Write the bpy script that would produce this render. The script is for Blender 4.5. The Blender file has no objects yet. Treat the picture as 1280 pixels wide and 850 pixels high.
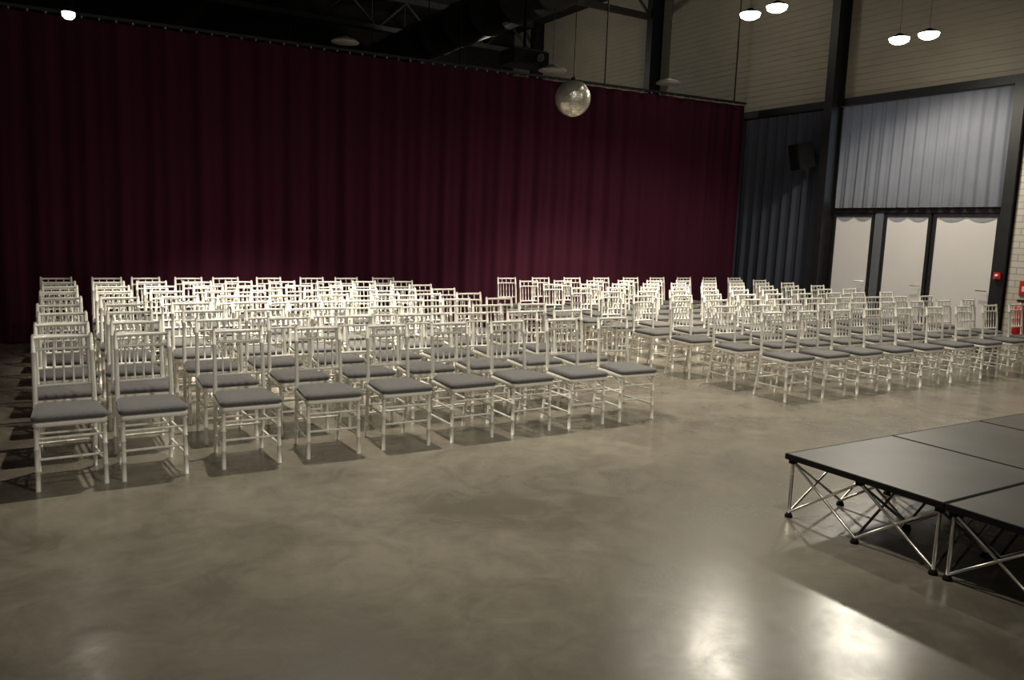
import bpy, math, random
from mathutils import Vector, Matrix
random.seed(4)
C=bpy.context.scene.collection
sc=bpy.context.scene
sc.view_settings.view_transform='Standard'
sc.view_settings.exposure=0.0

# ------------------------------------------------------------ materials
def nm(name):
    m=bpy.data.materials.new(name); m.use_nodes=True
    nt=m.node_tree; return m,nt,nt.nodes['Principled BSDF']
def lnk(nt,a,b): nt.links.new(a,b)
def simple(name,col,rough=.5,metal=0,noise=.0,scale=8,coat=0,emit=None,es=0,sheen=0,spec=.5):
    m,nt,b=nm(name)
    b.inputs['Base Color'].default_value=(*col,1)
    b.inputs['Roughness'].default_value=rough
    b.inputs['Metallic'].default_value=metal
    b.inputs['Coat Weight'].default_value=coat
    b.inputs['Sheen Weight'].default_value=sheen
    b.inputs['Specular IOR Level'].default_value=spec
    if emit: 
        b.inputs['Emission Color'].default_value=(*emit,1); b.inputs['Emission Strength'].default_value=es
    if noise>0:
        tc=nt.nodes.new('ShaderNodeTexCoord'); n=nt.nodes.new('ShaderNodeTexNoise'); n.inputs['Scale'].default_value=scale
        n.inputs['Detail'].default_value=5
        r=nt.nodes.new('ShaderNodeValToRGB')
        r.color_ramp.elements[0].position=.3; r.color_ramp.elements[1].position=.7
        r.color_ramp.elements[0].color=(*[c*(1-noise) for c in col],1)
        r.color_ramp.elements[1].color=(*[min(1,c*(1+noise)) for c in col],1)
        lnk(nt,tc.outputs['Object'],n.inputs['Vector']); lnk(nt,n.outputs['Fac'],r.inputs['Fac']); lnk(nt,r.outputs['Color'],b.inputs['Base Color'])
    return m
M={}
M['chair']=simple('chair_paint',(.90,.87,.79),.28,noise=.03,coat=.4)
M['cushion']=simple('seat_fabric',(.10,.096,.096),.8,noise=.2,scale=60,sheen=.3)
M['black']=simple('black_steel',(.010,.010,.011),.5,noise=.3)
M['blackm']=simple('black_matte',(.008,.008,.008),.9,noise=.3,spec=.2)
M['alu']=simple('aluminium',(.62,.60,.56),.35,1,noise=.1)
M['ductm']=simple('duct_dark',(.06,.058,.054),.6,.2,noise=.2)
M['deck']=simple('stage_laminate',(.055,.052,.046),.42,noise=.25,scale=3,spec=.5)
M['ceil']=simple('ceiling_black',(.018,.018,.017),.95,noise=.3,scale=1)
M['dark']=simple('dark_wall',(.02,.018,.018),.95,noise=.3)
M['plain']=simple('painted_wall',(.3,.27,.23),.9,noise=.05)
M['clad']=simple('cladding_beige',(.39,.355,.28),.6,noise=.06,scale=2)
M['lamp']=simple('lamp_glow',(1,1,1),.5,emit=(1,.93,.78),es=30)
M['lamp1']=simple('dimmed_lamp_glow',(1,1,1),.5,emit=(1,.93,.78),es=14)
M['lamp2']=simple('small_lamp_glow',(1,1,1),.5,emit=(1,.95,.85),es=4)
M['lampoff']=simple('lamp_diffuser',(.30,.29,.26),.5,noise=.05)
M['frost']=simple('frosted_door_glass',(.53,.50,.46),.5,noise=.03,scale=2,emit=(1,.93,.88),es=.11)  # faint emission stands in for daylight coming through the door panels
M['sky']=simple('window_daylight',(.8,.85,.9),.4,emit=(.75,.87,1),es=.6)
M['red']=simple('red_paint',(.6,.02,.015),.35,noise=.05)
M['white']=simple('white_plastic',(.75,.73,.68),.5,noise=.03)
M['grey']=simple('grey_paint',(.12,.13,.15),.6,noise=.05)
M['swag']=simple('swag_voile',(.26,.27,.30),.9,noise=.05)

# burgundy velvet
m,nt,b=nm('burgundy_velvet'); M['velvet']=m
tc=nt.nodes.new('ShaderNodeTexCoord'); n=nt.nodes.new('ShaderNodeTexNoise'); mp=nt.nodes.new('ShaderNodeMapping')
mp.inputs['Scale'].default_value=(3,3,.12); n.inputs['Scale'].default_value=1.5; n.inputs['Detail'].default_value=6
r=nt.nodes.new('ShaderNodeValToRGB'); r.color_ramp.elements[0].color=(.038,.0075,.0165,1); r.color_ramp.elements[1].color=(.066,.0125,.0275,1)
lnk(nt,tc.outputs['Object'],mp.inputs['Vector']); lnk(nt,mp.outputs[0],n.inputs['Vector']); lnk(nt,n.outputs['Fac'],r.inputs['Fac']); lnk(nt,r.outputs['Color'],b.inputs['Base Color'])
b.inputs['Roughness'].default_value=.95; b.inputs['Specular IOR Level'].default_value=.1
b.inputs['Sheen Weight'].default_value=.08; b.inputs['Sheen Tint'].default_value=(.5,.12,.24,1)

def fabric(name,col,trans):
    m,nt,b=nm(name)
    out=nt.nodes['Material Output']
    b.inputs['Base Color'].default_value=(*col,1); b.inputs['Roughness'].default_value=.95
    b.inputs['Specular IOR Level'].default_value=.15
    n=nt.nodes.new('ShaderNodeTexNoise'); n.inputs['Scale'].default_value=2
    tc=nt.nodes.new('ShaderNodeTexCoord'); lnk(nt,tc.outputs['Object'],n.inputs['Vector'])
    r=nt.nodes.new('ShaderNodeValToRGB'); r.color_ramp.elements[0].color=(*[c*.85 for c in col],1); r.color_ramp.elements[1].color=(*[c*1.15 for c in col],1)
    lnk(nt,n.outputs['Fac'],r.inputs['Fac']); lnk(nt,r.outputs['Color'],b.inputs['Base Color'])
    t=nt.nodes.new('ShaderNodeBsdfTranslucent'); lnk(nt,r.outputs['Color'],t.inputs['Color'])
    mx=nt.nodes.new('ShaderNodeMixShader'); mx.inputs[0].default_value=trans
    lnk(nt,b.outputs[0],mx.inputs[1]); lnk(nt,t.outputs[0],mx.inputs[2]); lnk(nt,mx.outputs[0],out.inputs['Surface'])
    return m
M['valance']=fabric('blue_grey_voile',(.185,.193,.22),.2)
M['drape']=fabric('slate_drape',(.060,.068,.092),.05)

# concrete floor
m,nt,b=nm('polished_concrete'); M['floor']=m
tc=nt.nodes.new('ShaderNodeTexCoord')
n1=nt.nodes.new('ShaderNodeTexNoise'); n1.inputs['Scale'].default_value=.9; n1.inputs['Detail'].default_value=10; n1.inputs['Roughness'].default_value=.62; n1.inputs['Distortion'].default_value=.6
n2=nt.nodes.new('ShaderNodeTexNoise'); n2.inputs['Scale'].default_value=3.5; n2.inputs['Detail'].default_value=10; n2.inputs['Roughness'].default_value=.72; n2.inputs['Distortion'].default_value=.8
mx=nt.nodes.new('ShaderNodeMix'); mx.data_type='FLOAT'; mx.inputs[0].default_value=.4
r=nt.nodes.new('ShaderNodeValToRGB')
r.color_ramp.elements[0].position=.40; r.color_ramp.elements[0].color=(.118,.104,.080,1)
r.color_ramp.elements[1].position=.60; r.color_ramp.elements[1].color=(.25,.227,.182,1)
for n in (n1,n2): lnk(nt,tc.outputs['Object'],n.inputs['Vector'])
lnk(nt,n1.outputs['Fac'],mx.inputs[2]); lnk(nt,n2.outputs['Fac'],mx.inputs[3]); lnk(nt,mx.outputs[0],r.inputs['Fac']); lnk(nt,r.outputs['Color'],b.inputs['Base Color'])
rr=nt.nodes.new('ShaderNodeMapRange'); rr.inputs['From Min'].default_value=.40; rr.inputs['From Max'].default_value=.60
rr.inputs['To Min'].default_value=.30; rr.inputs['To Max'].default_value=.18
lnk(nt,mx.outputs[0],rr.inputs['Value']); lnk(nt,rr.outputs[0],b.inputs['Roughness'])
b.inputs['Specular IOR Level'].default_value=.75
bp=nt.nodes.new('ShaderNodeBump'); bp.inputs['Strength'].default_value=.05; bp.inputs['Distance'].default_value=.02
lnk(nt,n1.outputs['Fac'],bp.inputs['Height']); lnk(nt,bp.outputs[0],b.inputs['Normal'])

# white block wall
m,nt,b=nm('white_blockwork'); M['block']=m
tc=nt.nodes.new('ShaderNodeTexCoord'); sp=nt.nodes.new('ShaderNodeSeparateXYZ'); cb=nt.nodes.new('ShaderNodeCombineXYZ')
lnk(nt,tc.outputs['Object'],sp.inputs[0]); lnk(nt,sp.outputs['Y'],cb.inputs['X']); lnk(nt,sp.outputs['Z'],cb.inputs['Y'])
br=nt.nodes.new('ShaderNodeTexBrick'); br.inputs['Scale'].default_value=1
br.inputs['Brick Width'].default_value=.5; br.inputs['Row Height'].default_value=.1; br.inputs['Mortar Size'].default_value=.008
br.inputs['Color1'].default_value=(.62,.58,.5,1); br.inputs['Color2'].default_value=(.56,.52,.45,1); br.inputs['Mortar'].default_value=(.36,.33,.28,1)
lnk(nt,cb.outputs[0],br.inputs['Vector']); lnk(nt,br.outputs['Color'],b.inputs['Base Color']); b.inputs['Roughness'].default_value=.85

# mirror ball tiles
m,nt,b=nm('mirror_tiles'); M['mirror']=m
b.inputs['Metallic'].default_value=.7; b.inputs['Roughness'].default_value=.3
n=nt.nodes.new('ShaderNodeTexNoise'); n.inputs['Scale'].default_value=9; tc=nt.nodes.new('ShaderNodeTexCoord'); lnk(nt,tc.outputs['Object'],n.inputs['Vector'])
r=nt.nodes.new('ShaderNodeValToRGB'); r.color_ramp.elements[0].color=(.65,.61,.50,1); r.color_ramp.elements[1].color=(.95,.9,.76,1)
lnk(nt,n.outputs['Fac'],r.inputs['Fac']); lnk(nt,r.outputs['Color'],b.inputs['Base Color'])

# ------------------------------------------------------------ mesh builder
class MB:
    def __init__(s,mats): s.v=[];s.f=[];s.m=[];s.s=[];s.mats=mats
    def add(s,vs,fs,mat=0,smooth=False,T=None):
        o=len(s.v)
        for p in vs:
            p=Vector(p)
            if T is not None: p=T@p
            s.v.append(tuple(p))
        for f in fs: s.f.append(tuple(i+o for i in f)); s.m.append(mat); s.s.append(smooth)
    def box(s,a,b,mat=0,T=None):
        x0,y0,z0=a;x1,y1,z1=b
        vs=[(x0,y0,z0),(x1,y0,z0),(x1,y1,z0),(x0,y1,z0),(x0,y0,z1),(x1,y0,z1),(x1,y1,z1),(x0,y1,z1)]
        s.add(vs,[(3,2,1,0),(4,5,6,7),(0,1,5,4),(1,2,6,5),(2,3,7,6),(3,0,4,7)],mat,False,T)
    def tube(s,pts,rad,n=8,mat=0,cap=True):
        pts=[Vector(p) for p in pts]
        rads=rad if isinstance(rad,(list,tuple)) else [rad]*len(pts)
        vs=[];fs=[]
        d=(pts[-1]-pts[0]).normalized()
        ref=Vector((0,0,1)) if abs(d.z)<.9 else Vector((1,0,0))
        for i,p in enumerate(pts):
            t=(pts[min(i+1,len(pts)-1)]-pts[max(i-1,0)]).normalized()
            a=t.cross(ref).normalized(); b=t.cross(a)
            for k in range(n):
                an=2*math.pi*k/n; vs.append(p+(a*math.cos(an)+b*math.sin(an))*rads[i])
        for i in range(len(pts)-1):
            for k in range(n):
                fs.append((i*n+k,i*n+(k+1)%n,(i+1)*n+(k+1)%n,(i+1)*n+k))
        if cap: fs.append(tuple(range(n))); fs.append(tuple((len(pts)-1)*n+k for k in reversed(range(n))))
        s.add(vs,fs,mat,True)
    def lathe(s,prof,c,n=24,mat=0,T=None,smooth=True):
        vs=[];fs=[]
        for (r_,z) in prof:
            for k in range(n):
                an=2*math.pi*k/n; vs.append((c[0]+r_*math.cos(an),c[1]+r_*math.sin(an),c[2]+z))
        for i in range(len(prof)-1):
            for k in range(n): fs.append((i*n+k,i*n+(k+1)%n,(i+1)*n+(k+1)%n,(i+1)*n+k))
        s.add(vs,fs,mat,smooth,T)
    def obj(s,name,loc=None,link=True):
        me=bpy.data.meshes.new(name); me.from_pydata(s.v,[],s.f)
        for k in s.mats: me.materials.append(M[k])
        me.polygons.foreach_set('material_index',s.m); me.polygons.foreach_set('use_smooth',s.s); me.update()
        o=bpy.data.objects.new(name,me)
        if loc: o.location=loc
        if link: C.objects.link(o)
        return o
def boxobj(name,a,b,mat):
    c=[(p+q)/2 for p,q in zip(a,b)]
    B=MB([mat]); B.box([p-k for p,k in zip(a,c)],[q-k for q,k in zip(b,c)]); return B.obj(name,c)

# ------------------------------------------------------------ room shell
XW=13.15; ZC=7.7; YB=22.0; XL=-8.0; YF=-6.0
B=MB(['floor']); B.box((XL-.2,YF,-.2),(XW+.2,YB+.2,0)); B.obj('floor')
boxobj('ceiling',(XL-.2,YF,ZC),(XW+.2,YB+.2,ZC+.2),'ceil')
boxobj('wall_back',(XL-.2,YB,0),(XW+.2,YB+.2,ZC),'dark')
boxobj('wall_left',(XL-.2,YF,0),(XL,YB,ZC),'plain')
B=MB(['plain']); B.box((XW,YF,0),(XW+.2,YB,ZC)); B.obj('wall_right')
# ribbed cladding on the upper wall
B=MB(['clad']); z=4.32; vs=[];fs=[]; prof=[]
while z<ZC-.02:
    prof+=[(XW-.026,z),(XW-.026,z+.088),(XW-.015,z+.092),(XW-.015,z+.105)]; z+=.11
for x,zz in prof: vs+=[(x,YF,zz),(x,YB,zz)]
for i in range(len(prof)-1): fs.append((2*i,2*i+1,2*i+3,2*i+2))
B.add(vs,fs); B.obj('wall_right_cladding')
B=MB(['block']); B.box((XW-.08,YF,0),(XW,6.62,4.2)); B.obj('wall_right_blockwork')
B=MB(['black']); B.box((XW-.14,YF,4.2),(XW,12.3,4.33)); B.obj('trim_1')
boxobj('trim_2',(XW-.05,12.3,4.2),(XW,YB,4.33),'black')
boxobj('trim_3',(XL,YB-.05,0),(XW,YB,.12),'black')

# steel columns
def column(y0,y1,xi):
    B=MB(['black']); d=XW-.03
    B.box((xi,y0,0),(xi+.02,y1,ZC)); B.box((d-.02,y0,0),(d,y1,ZC)); ym=(y0+y1)/2; B.box((xi+.02,ym-.02,0),(d-.02,ym+.02,ZC))
    B.box((xi-.03,y0,0),(d,y1+.03,.02))
    B.obj('steel_column')
column(9.91,10.08,12.78); column(15.1,15.3,12.78); column(4.7,4.88,12.78); column(20.3,20.5,12.78)

# ------------------------------------------------------------ roof structure
def truss(y,z0=6.75,z1=7.55):
    B=MB(['ductm'])
    B.box((XL,y-.07,z0),(12.75,y+.07,z0+.12)); B.box((XL,y-.07,z1),(12.75,y+.07,z1+.15))
    x=XL; k=0
    while x<12.4:
        a=(x,y,z0+.06) if k%2==0 else (x,y,z1); b_=(x+.8,y,z1) if k%2==0 else (x+.8,y,z0+.06)
        B.tube([a,b_],.035,6); x+=.8;k+=1
    B.obj('roof_truss')
for y in (4.79,10.0,15.2,20.4): truss(y)
for x in (-6,-3.5,-1,1.5,4,6.5,10.5):
    boxobj('roof_purlin',(x-.06,YF,7.55),(x+.06,YB,7.7),'ductm')
# round ventilation duct with seams
B=MB(['ductm']); P=[];Rr=[]; y=3.0
while y<YB-.1:
    P+=[(8.35,y,6.15),(8.35,y+.02,6.15),(8.35,y+.06,6.15),(8.35,y+.08,6.15)]; Rr+=[.45,.475,.475,.45]; y+=1.2
B.tube(P,Rr,28)
for y in (5,9,13,17,20.5):
    for sx in (-.46,.46): B.tube([(8.35+sx,y,6.15),(8.35+sx,y,ZC)],.012,6)
B.obj('ventilation_duct')
B=MB(['ductm']); B.tube([(1.0,12.6,6.5),(3.3,18,6.5),(3.3,21.9,6.5)],.3,20); B.tube([(2.2,15.4,6.5),(2.2,15.4,ZC)],.012,6); B.obj('ventilation_duct')

# ------------------------------------------------------------ curtains
def folds(x,seed,amp,pitch):
    return amp*(math.sin(2*math.pi*x/pitch+1.7*math.sin(x*1.3+seed))*.65+.35*math.sin(2*math.pi*x/(pitch*.47)+seed+2*math.sin(x*.7)))
def curtain(name,mat,axis,u0,u1,pos,zb,zt,amp,pitch,seed,du=.035,nz=14,bulge=0,hem=None):
    B=MB([mat]); n=int((u1-u0)/du); vs=[];fs=[]
    for j in range(nz+1):
        t=j/nz
        for i in range(n+1):
            u=u0+(u1-u0)*i/n
            b0=zb(u) if callable(zb) else zb; t0=zt(u) if callable(zt) else zt
            z=b0+(t0-b0)*t
            a=amp*(1.1-.4*t)
            w=folds(u+.02*math.sin(z*1.1+u*.9)*(1-t),seed,a,pitch)+bulge*math.sin(math.pi*t)
            vs.append((u,pos+w,z) if axis=='x' else (pos+w,u,z))
    for j in range(nz):
        for i in range(n):
            a=j*(n+1)+i; fs.append((a,a+1,a+n+2,a+n+1))
    B.add(vs,fs,0,True); return B.obj(name)
YC=12.12
ztop=lambda x: 4.20+.018*max(-2,x)
curtain('stage_curtain','velvet','x',-7.6,12.86,YC,.02,ztop,.055,.44,1.0)
# curtain track with gliders and hanging rods
B=MB(['black','lampoff'])
B.add([(x,YC+dy,ztop(x)+.03+dz) for x in (-7.7,-2,12.88) for dy,dz in ((-.03,0),(.03,0),(.03,.04),(-.03,.04))],
      [(4*i+k,4*i+(k+1)%4,4*i+4+(k+1)%4,4*i+4+k) for i in range(2) for k in range(4)])
x=-7.5
while x<12.85:
    B.box((x-.010,YC-.045,ztop(x)+.002),(x+.010,YC-.025,ztop(x)+.028),1); x+=.2
for x in (-6,-2.5,.6,3.4,6.2,9.2,12.55): B.tube([(x,YC,ztop(x)+.05),(x,YC,ZC)],.014,6)
B.obj('curtain_track')

# right wall: window band, valance, drapes, doors
boxobj('window_1',(XW-.04,6.86,2.45),(XW-.005,9.86,4.15),'sky')
curtain('window_valance','valance','y',6.815,9.80,XW-.15,2.33,4.16,.028,.21,3.0,du=.02,nz=12,bulge=0)
curtain('side_drape','drape','y',10.12,13.6,XW-.12,.03,4.16,.035,.26,5.0,du=.025)
B=MB(['black'])
B.tube([(XW-.15,6.81,4.185),(XW-.15,9.88,4.185)],.012,8); B.tube([(XW-.12,10.1,4.185),(XW-.12,13.6,4.185)],.012,8)
B.obj('curtain_rod')
# door frame
B=MB(['black'])
B.box((XW-.10,6.76,2.24),(XW,9.9,2.34))
B.box((XW-.16,6.64,0),(XW,6.80,4.2))
B.obj('trim_4')
boxobj('wall_pier',(XW-.09,8.84,0),(XW,9.0,2.24),'grey')
def door(y0,y1,i):
    B=MB(['black','frost','swag','alu'])
    w=.055; xa,xb=XW-.085,XW-.02
    B.box((xa,y0,0.01),(xb,y0+w,2.24)); B.box((xa,y1-w,0.01),(xb,y1,2.24))
    B.box((xa,y0+w,2.18),(xb,y1-w,2.24)); B.box((xa,y0+w,0.01),(xb,y1-w,.1))
    B.box((xa+.025,y0+w,.1),(xb-.02,y1-w,2.18),1)
    n=24; vs=[];fs=[]
    for k in range(n+1):
        y=y0+w+(y1-y0-2*w)*k/n; d=.01+.08*abs(math.sin(math.pi*2*k/n))
        vs+=[(xa+.015,y,2.18),(xa+.015,y,2.18-d)]
    for k in range(n): fs.append((2*k,2*k+1,2*k+3,2*k+2))
    B.add(vs,fs,2)
    yh=y0+.1
    B.tube([(xa,yh,1.0),(xa-.05,yh,1.0),(xa-.05,yh+.14,1.0)],.011,8,3)
    B.obj('door_%d'%i)
door(9.02,9.88,1); door(7.95,8.83,2); door(6.82,7.92,3)

# loudspeaker
B=MB(['blackm','black'])
T=Matrix.Translation((12.70,10.42,3.3))@Matrix.Rotation(math.radians(-25),4,'Z')@Matrix.Rotation(math.radians(-12),4,'Y')
vs=[(-.16,-.2,-.24),(.18,-.13,-.24),(.18,.13,-.24),(-.16,.2,-.24),(-.16,-.2,.24),(.18,-.13,.24),(.18,.13,.24),(-.16,.2,.24)]
B.add(vs,[(3,2,1,0),(4,5,6,7),(0,1,5,4),(1,2,6,5),(2,3,7,6),(3,0,4,7)],0,False,T)
B.box((-.175,-.18,-.22),(-.16,.18,.22),0,T)
B.lathe([(0,.0),(.13,.0),(.14,.012),(.12,.012),(.03,-.02),(0,-.02)],(0,0,0),20,0,T@Matrix.Translation((-.176,0,-.07))@Matrix.Rotation(-math.pi/2,4,'Y'))
B.tube([(12.83,10.42,3.3),(13.1,10.42,3.3)],.03,8,1)
B.obj('wall_loudspeaker')

# fire extinguisher, signs
B=MB(['red','black'])
c=(12.97,6.33,0.38)
B.lathe([(0,0),(.07,0),(.08,.02),(.08,.38),(.065,.43),(.03,.46),(.025,.5),(0,.5)],c,20,0)
B.box((c[0]-.02,c[1]-.05,c[2]+.5),(c[0]+.02,c[1]+.05,c[2]+.54),1)
B.tube([(c[0],c[1]-.04,c[2]+.51),(c[0],c[1]-.1,c[2]+.42),(c[0],c[1]-.1,c[2]+.2)],.012,6,1)
B.box((c[0]+.05,c[1]-.03,c[2]+.2),(XW-.08,c[1]+.03,c[2]+.3),1)
B.obj('fire_extinguisher')
B=MB(['red','white']); B.box((XW-.1,6.2,.98),(XW-.08,6.42,1.2),0); B.box((XW-.105,6.24,1.04),(XW-.1,6.38,1.12),1); B.obj('fire_point_sign')
B=MB(['red','white']); B.box((XW-.21,6.67,1.21),(XW-.16,6.77,1.31),0); B.lathe([(0,0),(.025,0),(.025,.01),(0,.01)],(0,0,0),14,1,Matrix.Translation((XW-.21,6.72,1.26))@Matrix.Rotation(-math.pi/2,4,'Y')); B.obj('fire_alarm_call_point')

# ------------------------------------------------------------ mirror ball
bc=(5.47,7.8,3.235); Rb=.205
B=MB(['mirror','black']); nl=26
for i in range(nl):
    p0=math.pi*i/nl; p1=math.pi*(i+1)/nl; pm=(p0+p1)/2
    n=max(6,int(2*nl*math.sin(pm)))
    for k in range(n):
        a0=2*math.pi*k/n; a1=2*math.pi*(k+.95)/n; q0=p0; q1=p0+(p1-p0)*.95
        pts=[]
        for (p,a) in ((q0,a0),(q0,a1),(q1,a1),(q1,a0)):
            pts.append(Vector((Rb*math.sin(p)*math.cos(a),Rb*math.sin(p)*math.sin(a),Rb*math.cos(p)))*(1+random.uniform(-.008,.008)))
        if i in (0,): B.add([pts[0],pts[2],pts[3]],[(0,1,2)])
        else: B.add(pts,[(3,2,1,0)])
B.lathe([(Rb*.97*math.sin(math.pi*i/16),Rb*.97*math.cos(math.pi*i/16)) for i in range(17)],(0,0,0),24,1)
B.lathe([(0,.2),(.03,.2),(.03,.235),(0,.235)],(0,0,0),12,1)
B.tube([(0,0,.23),(0,0,ZC-bc[2]-.12)],.005,6,1)
B.lathe([(0,0),(.06,0),(.06,.12),(0,.12)],(0,0,ZC-bc[2]-.12),14,1)
B.obj('disco_ball',bc)

# ------------------------------------------------------------ luminaires
def luminaire(loc,on=True,r=.17,lm='lamp'):
    B=MB(['black',lm if on else 'lampoff','lampoff'])
    if on:   # shallow dish with a domed lens
        B.lathe([(0,.07),(.04,.07),(.06,.05),(r*.9,.02),(r,.0),(r-.01,0)],(0,0,0),24,0)
        B.lathe([(r-.01,0),(r*.85,-.045),(r*.5,-.075),(0,-.085)],(0,0,0),24,1)
    else:
        B.lathe([(0,.06),(.05,.06),(.06,.04),(r*.8,.02),(r,-.01),(r,-.02),(0,-.02)],(0,0,0),24,1)
    B.tube([(0,0,.06),(0,0,ZC-loc[2])],.003,6,0)
    return B.obj('ceiling_spotlight' if on else 'pendant_lamp',loc)
LS=[(9.0,8.5,4.9),(9.17,8.17,4.96),(11.4,7.74,4.78),(11.6,7.4,4.82),(.5,10.95,4.02)]
for i,l in enumerate(LS): luminaire(l,True,.155 if i<4 else .08,('lamp1','lamp1','lamp','lamp','lamp2')[i])
for l in ((3.95,11.3,4.27),(6.3,9.5,3.92),(9.07,10.24,4.19)): luminaire(l,False,.2)
# projector
B=MB(['blackm','black','mirror'])
B.box((-.28,-.2,-.09),(.28,.2,.09)); B.box((-.26,-.18,.09),(.26,.18,.11),1); B.lathe([(0,0),(.05,0),(.06,.06),(.045,.07),(0,.05)],(0,0,0),18,1,Matrix.Translation((.1,-.2,0))@Matrix.Rotation(math.pi/2,4,'X'))
B.tube([(0,0,.1),(0,0,ZC-4.05)],.022,8); B.box((-.1,-.1,.11),(.1,.1,.14))
B.obj('ceiling_projector',(5.98,9.74,4.05))

def spot(name,loc,target,W,ang,blend=.6,rad=.12,col=(1,.92,.77)):
    L=bpy.data.lights.new(name,'SPOT'); L.energy=W; L.spot_size=math.radians(ang); L.spot_blend=blend; L.shadow_soft_size=rad; L.color=col
    o=bpy.data.objects.new(name,L); C.objects.link(o); o.location=loc
    d=Vector(target)-Vector(loc); o.rotation_euler=d.to_track_quat('-Z','Y').to_euler(); return o
def point(name,loc,W,rad=.2,col=(1,.92,.77)):
    L=bpy.data.lights.new(name,'POINT'); L.energy=W; L.shadow_soft_size=rad; L.color=col
    o=bpy.data.objects.new(name,L); C.objects.link(o); o.location=loc
for i,l in enumerate(LS[:4]): spot('lamp_or_fill_spot',(l[0],l[1],l[2]-.12),(l[0]-.5,l[1]-.3,0),(90,90,230,230)[i],160,.5,.12)
spot('lamp_or_fill_spot',(.5,10.8,3.9),(1.8,9,0),5,150,.6,.06)
# lamps over the seating (above the frame)
spot('lamp_or_fill_spot',(2.3,7.8,5.7),(2.6,9.4,.5),3400,58,.9,.10)
spot('lamp_or_fill_spot',(8.0,7.9,5.7),(8.2,9.7,.5),2300,64,.9,.10)
spot('lamp_or_fill_spot',(2.2,6.7,5.6),(2.7,5.5,0),950,98,.9,.09)
spot('lamp_or_fill_spot',(7.2,6.7,5.6),(7.0,5.3,0),950,98,.9,.09)
# added fill lights, unseen, brightening the chairs from the front
spot('lamp_or_fill_spot',(2.5,1.2,5.6),(3.0,6.0,.4),520,80,.9,.15)
spot('lamp_or_fill_spot',(7.5,1.5,5.6),(8.0,6.3,.4),420,80,.9,.15)
point('wall_fill_light',(9.8,17.5,6.0),60)  # unseen fill added behind the curtain to lighten the upper wall
point('wall_fill_light',(10.4,11.3,6.2),34)  # second added fill, no fixture, for cladding and ceiling

# world: ambient fill added, let in where the hall's front is left open
w=bpy.data.worlds.new('hall_ambient'); sc.world=w; w.use_nodes=True
bg=w.node_tree.nodes['Background']; bg.inputs[0].default_value=(1,.97,.94,1); bg.inputs[1].default_value=.26

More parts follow.
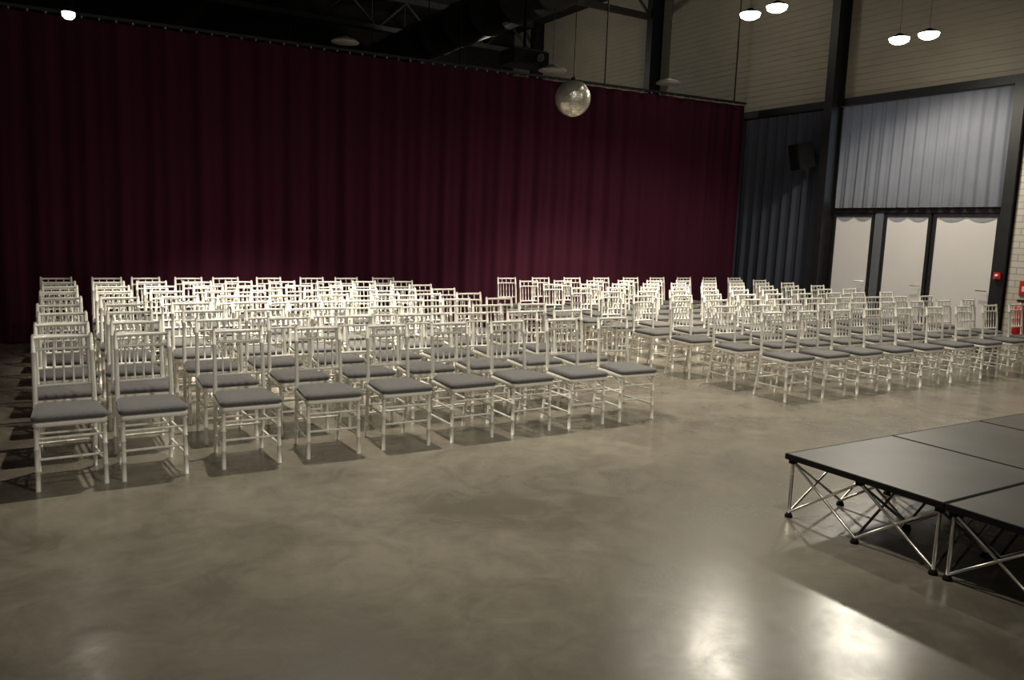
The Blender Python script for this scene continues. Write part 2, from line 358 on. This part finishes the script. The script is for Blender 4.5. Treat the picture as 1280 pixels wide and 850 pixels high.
# ------------------------------------------------------------ chiavari chair
def chair_mesh():
    B=MB(['chair','cushion'])
    def bam(a,b,r,rings=(),n=7):
        a=Vector(a);b=Vector(b); pts=[];rs=[]; ts=[(0,r)]
        for t in rings: ts+=[(t-.012,r),(t,r*1.35),(t+.012,r)]
        ts.append((1,r))
        for t,q in ts: pts.append(a.lerp(b,t)); rs.append(q)
        B.tube(pts,rs,n)
    # front legs
    for s in (-1,1):
        bam((s*.188,.0,0),(s*.185,.012,.43),.0145,(.3,.62,.9))
        # rear posts : splayed foot, straight, then raked back
        P=[(s*.165,.445,0),(s*.168,.41,.2),(s*.17,.385,.40),(s*.17,.385,.5),(s*.168,.40,.70),(s*.165,.43,.905),(s*.165,.434,.92)]
        rs=[.0135,.015,.016,.016,.0145,.0135,.008]
        pp=[];rr_=[]
        for i in range(len(P)-1):
            pp.append(Vector(P[i]));rr_.append(rs[i])
            if i in (0,2,4):
                m_=Vector(P[i]).lerp(Vector(P[i+1]),.5)
                d=(Vector(P[i+1])-Vector(P[i])).normalized()*.006
                pp+= [m_-d,m_,m_+d]; rr_+=[rs[i],rs[i]*1.35,rs[i]]
        pp.append(Vector(P[-1]));rr_.append(rs[-1]); B.tube(pp,rr_,8)
        # side stretchers
        bam((s*.187,.005,.14),(s*.168,.42,.14),.009,(.5,),6)
        bam((s*.186,.006,.27),(s*.169,.40,.27),.009,(.5,),6)
        B.tube([(s*.186,.01,.35),(s*.17,.15,.40)],.007,6)
        B.tube([(s*.168,.39,.33),(s*.172,.27,.40)],.007,6)
    for z in (.20,.33): bam((-.187,.004,z),(.187,.004,z),.009,(.33,.67),6)
    for z in (.20,.33): bam((-.168,.405,z),(.168,.405,z),.009,(.5,),6)
    # seat frame (rounded trapezoid) and cushion
    def ring(hw0,hw1,y0,y1,z,rc=.04,n=5):
        out=[]; cen=[(-hw0+rc,y0+rc,180),(hw0-rc,y0+rc,270),(hw1-rc,y1-rc,0),(-hw1+rc,y1-rc,90)]
        for cx,cy,a in cen:
            for k in range(n): an=math.radians(a+90*k/(n-1)); out.append((cx+rc*math.cos(an),cy+rc*math.sin(an),z))
        return out
    def loft(rs,mat):
        n=len(rs[0]); vs=[p for r_ in rs for p in r_]; fs=[]
        for i in range(len(rs)-1):
            for k in range(n): fs.append((i*n+k,i*n+(k+1)%n,(i+1)*n+(k+1)%n,(i+1)*n+k))
        fs.append(tuple(reversed(range(n)))); fs.append(tuple((len(rs)-1)*n+k for k in range(n)))
        B.add(vs,fs,mat,True)
    loft([ring(.198,.182,-.02,.39,.405,.03),ring(.205,.188,-.027,.395,.412,.03),ring(.205,.188,-.027,.395,.436,.03),ring(.198,.182,-.02,.39,.442,.03)],0)
    loft([ring(.20,.172,-.03,.368,.441),ring(.21,.18,-.038,.375,.447),ring(.213,.182,-.04,.378,.461),ring(.205,.175,-.03,.37,.476),ring(.17,.14,0,.34,.484),ring(.10,.08,.07,.27,.487)],1)
    # back rails: slightly bowed
    def rail(z,y,r,hw=.167):
        B.tube([(-hw,y,z),(-hw*.5,y+.012,z),(0,y+.016,z),(hw*.5,y+.012,z),(hw,y,z)],r,7)
    yb=lambda z: .385+(z-.5)*.105
    for z,r_ in ((.895,.0125),(.82,.0105),(.585,.011)): rail(z,yb(z),r_)
    for k in range(5):
        x=-.167+.334*(k+1)/6; dy=.016*(1-(x/.167)**2)
        bam((x,yb(.585)+dy,.585),(x,yb(.82)+dy,.82),.0068,(.5,),6)
    for k in range(3):
        x=-.167+.334*(k+1)/4; dy=.016*(1-(x/.167)**2)
        bam((x,yb(.82)+dy,.82),(x,yb(.895)+dy,.895),.0065,(.5,),6)
    o=B.obj('chiavari_chair',link=False); return o.data
CM=chair_mesh()
y0=5.50; ROWS=9; dy=5.53/8
offL_f=[.02,-.07,-.02,0,.01,.02,.02,.03,.03]; offL_b=[.13,.11,0,-.04,-.09,-.08,-.05,-.08,-.07]
offR_f=[.06,.02,-.03,-.07,-.09,-.08,-.05,-.04,0]; offR_b=[-.07,0,.02,.04,.06,.1,.14,.17,.2]
for blk,(xs,st,of,ob) in enumerate(((.156,.567,offL_f,offL_b),(6.879,.641,offR_f,offR_b))):
    for r_ in range(ROWS):
        t=r_/(ROWS-1)
        for c_ in range(9):
            x=xs+st*c_+of[c_]*(1-t)+ob[c_]*t
            j=.0 if r_==0 else .02
            o=bpy.data.objects.new('chiavari_chair',CM); C.objects.link(o)
            o.location=(x+random.uniform(-j,j),y0+dy*r_+random.uniform(-j,j),0)
            o.rotation_euler=(0,0,math.radians(random.uniform(-2.2,2.2)))

# ------------------------------------------------------------ stage
SX,SY=3.91,3.15; MX,MY=1.07,1.0; NX,NY=4,3; ZT=.40
B=MB(['deck','alu','blackm'])
for i in range(NX):
    for j in range(NY):
        x0=SX+i*MX; x1=x0+MX-.006; y1=SY-j*MY; y0_=y1-MY+.006
        B.box((x0+.012,y0_+.012,ZT-.028),(x1-.012,y1-.012,ZT),0)
        for a,b_ in (((x0,y0_),(x1,y0_+.012)),((x0,y1-.012),(x1,y1)),((x0,y0_+.012),(x0+.012,y1-.012)),((x1-.012,y0_+.012),(x1,y1-.012))):
            B.box((a[0],a[1],ZT-.034),(b_[0],b_[1],ZT-.001),2)
        # folding riser: nodes every half module, crossed tubes between
        e=.035; xs=[x0+e,(x0+x1)/2,x1-e]; ys=[y0_+e,(y0_+y1)/2,y1-e]
        nodes=[(xs[0],ys[0]),(xs[1],ys[0]),(xs[2],ys[0]),(xs[2],ys[1]),(xs[2],ys[2]),(xs[1],ys[2]),(xs[0],ys[2]),(xs[0],ys[1])]
        zb,zt=.03,ZT-.05
        for k,(px,py) in enumerate(nodes):
            qx,qy=nodes[(k+1)%8]
            B.tube([(px,py,zb),(qx,qy,zt)],.0085,6,1); B.tube([(px,py,zt),(qx,qy,zb)],.0085,6,1)
            if k%2==0: B.tube([(px,py,0.01),(px,py,zt)],.011,8,1)
            B.lathe([(0,0),(.024,0),(.024,.010),(.014,.028),(0,.028)],(px,py,0),12,2)
            B.box((px-.018,py-.018,zt-.01),(px+.018,py+.018,ZT-.028),2)
        cx,cy=xs[1],ys[1]
        for px,py in (nodes[1],nodes[3],nodes[5],nodes[7]):
            B.tube([(px,py,zb),(cx,cy,zt)],.0085,6,1); B.tube([(px,py,zt),(cx,cy,zb)],.0085,6,1)
        B.lathe([(0,0),(.024,0),(.024,.010),(.014,.028),(0,.028)],(cx,cy,0),12,2)
        B.box((cx-.018,cy-.018,zt-.01),(cx+.018,cy+.018,ZT-.028),2)
B.obj('portable_stage')

# ------------------------------------------------------------ camera
yaw,pitch,roll,H=.54790,.13640,.03541,1.68739
f=Vector((math.sin(yaw)*math.cos(pitch),math.cos(yaw)*math.cos(pitch),-math.sin(pitch)))
r=Vector((math.cos(yaw),-math.sin(yaw),0)); u=r.cross(f)
r2=r*math.cos(roll)+u*math.sin(roll); u2=-r*math.sin(roll)+u*math.cos(roll)
cam=bpy.data.cameras.new('camera'); cam.sensor_width=36; cam.lens=36*991.55/1280; cam.clip_end=100
co=bpy.data.objects.new('camera',cam); C.objects.link(co)
co.matrix_world=Matrix(((r2.x,u2.x,-f.x,0),(r2.y,u2.y,-f.y,0),(r2.z,u2.z,-f.z,H),(0,0,0,1)))
sc.camera=co
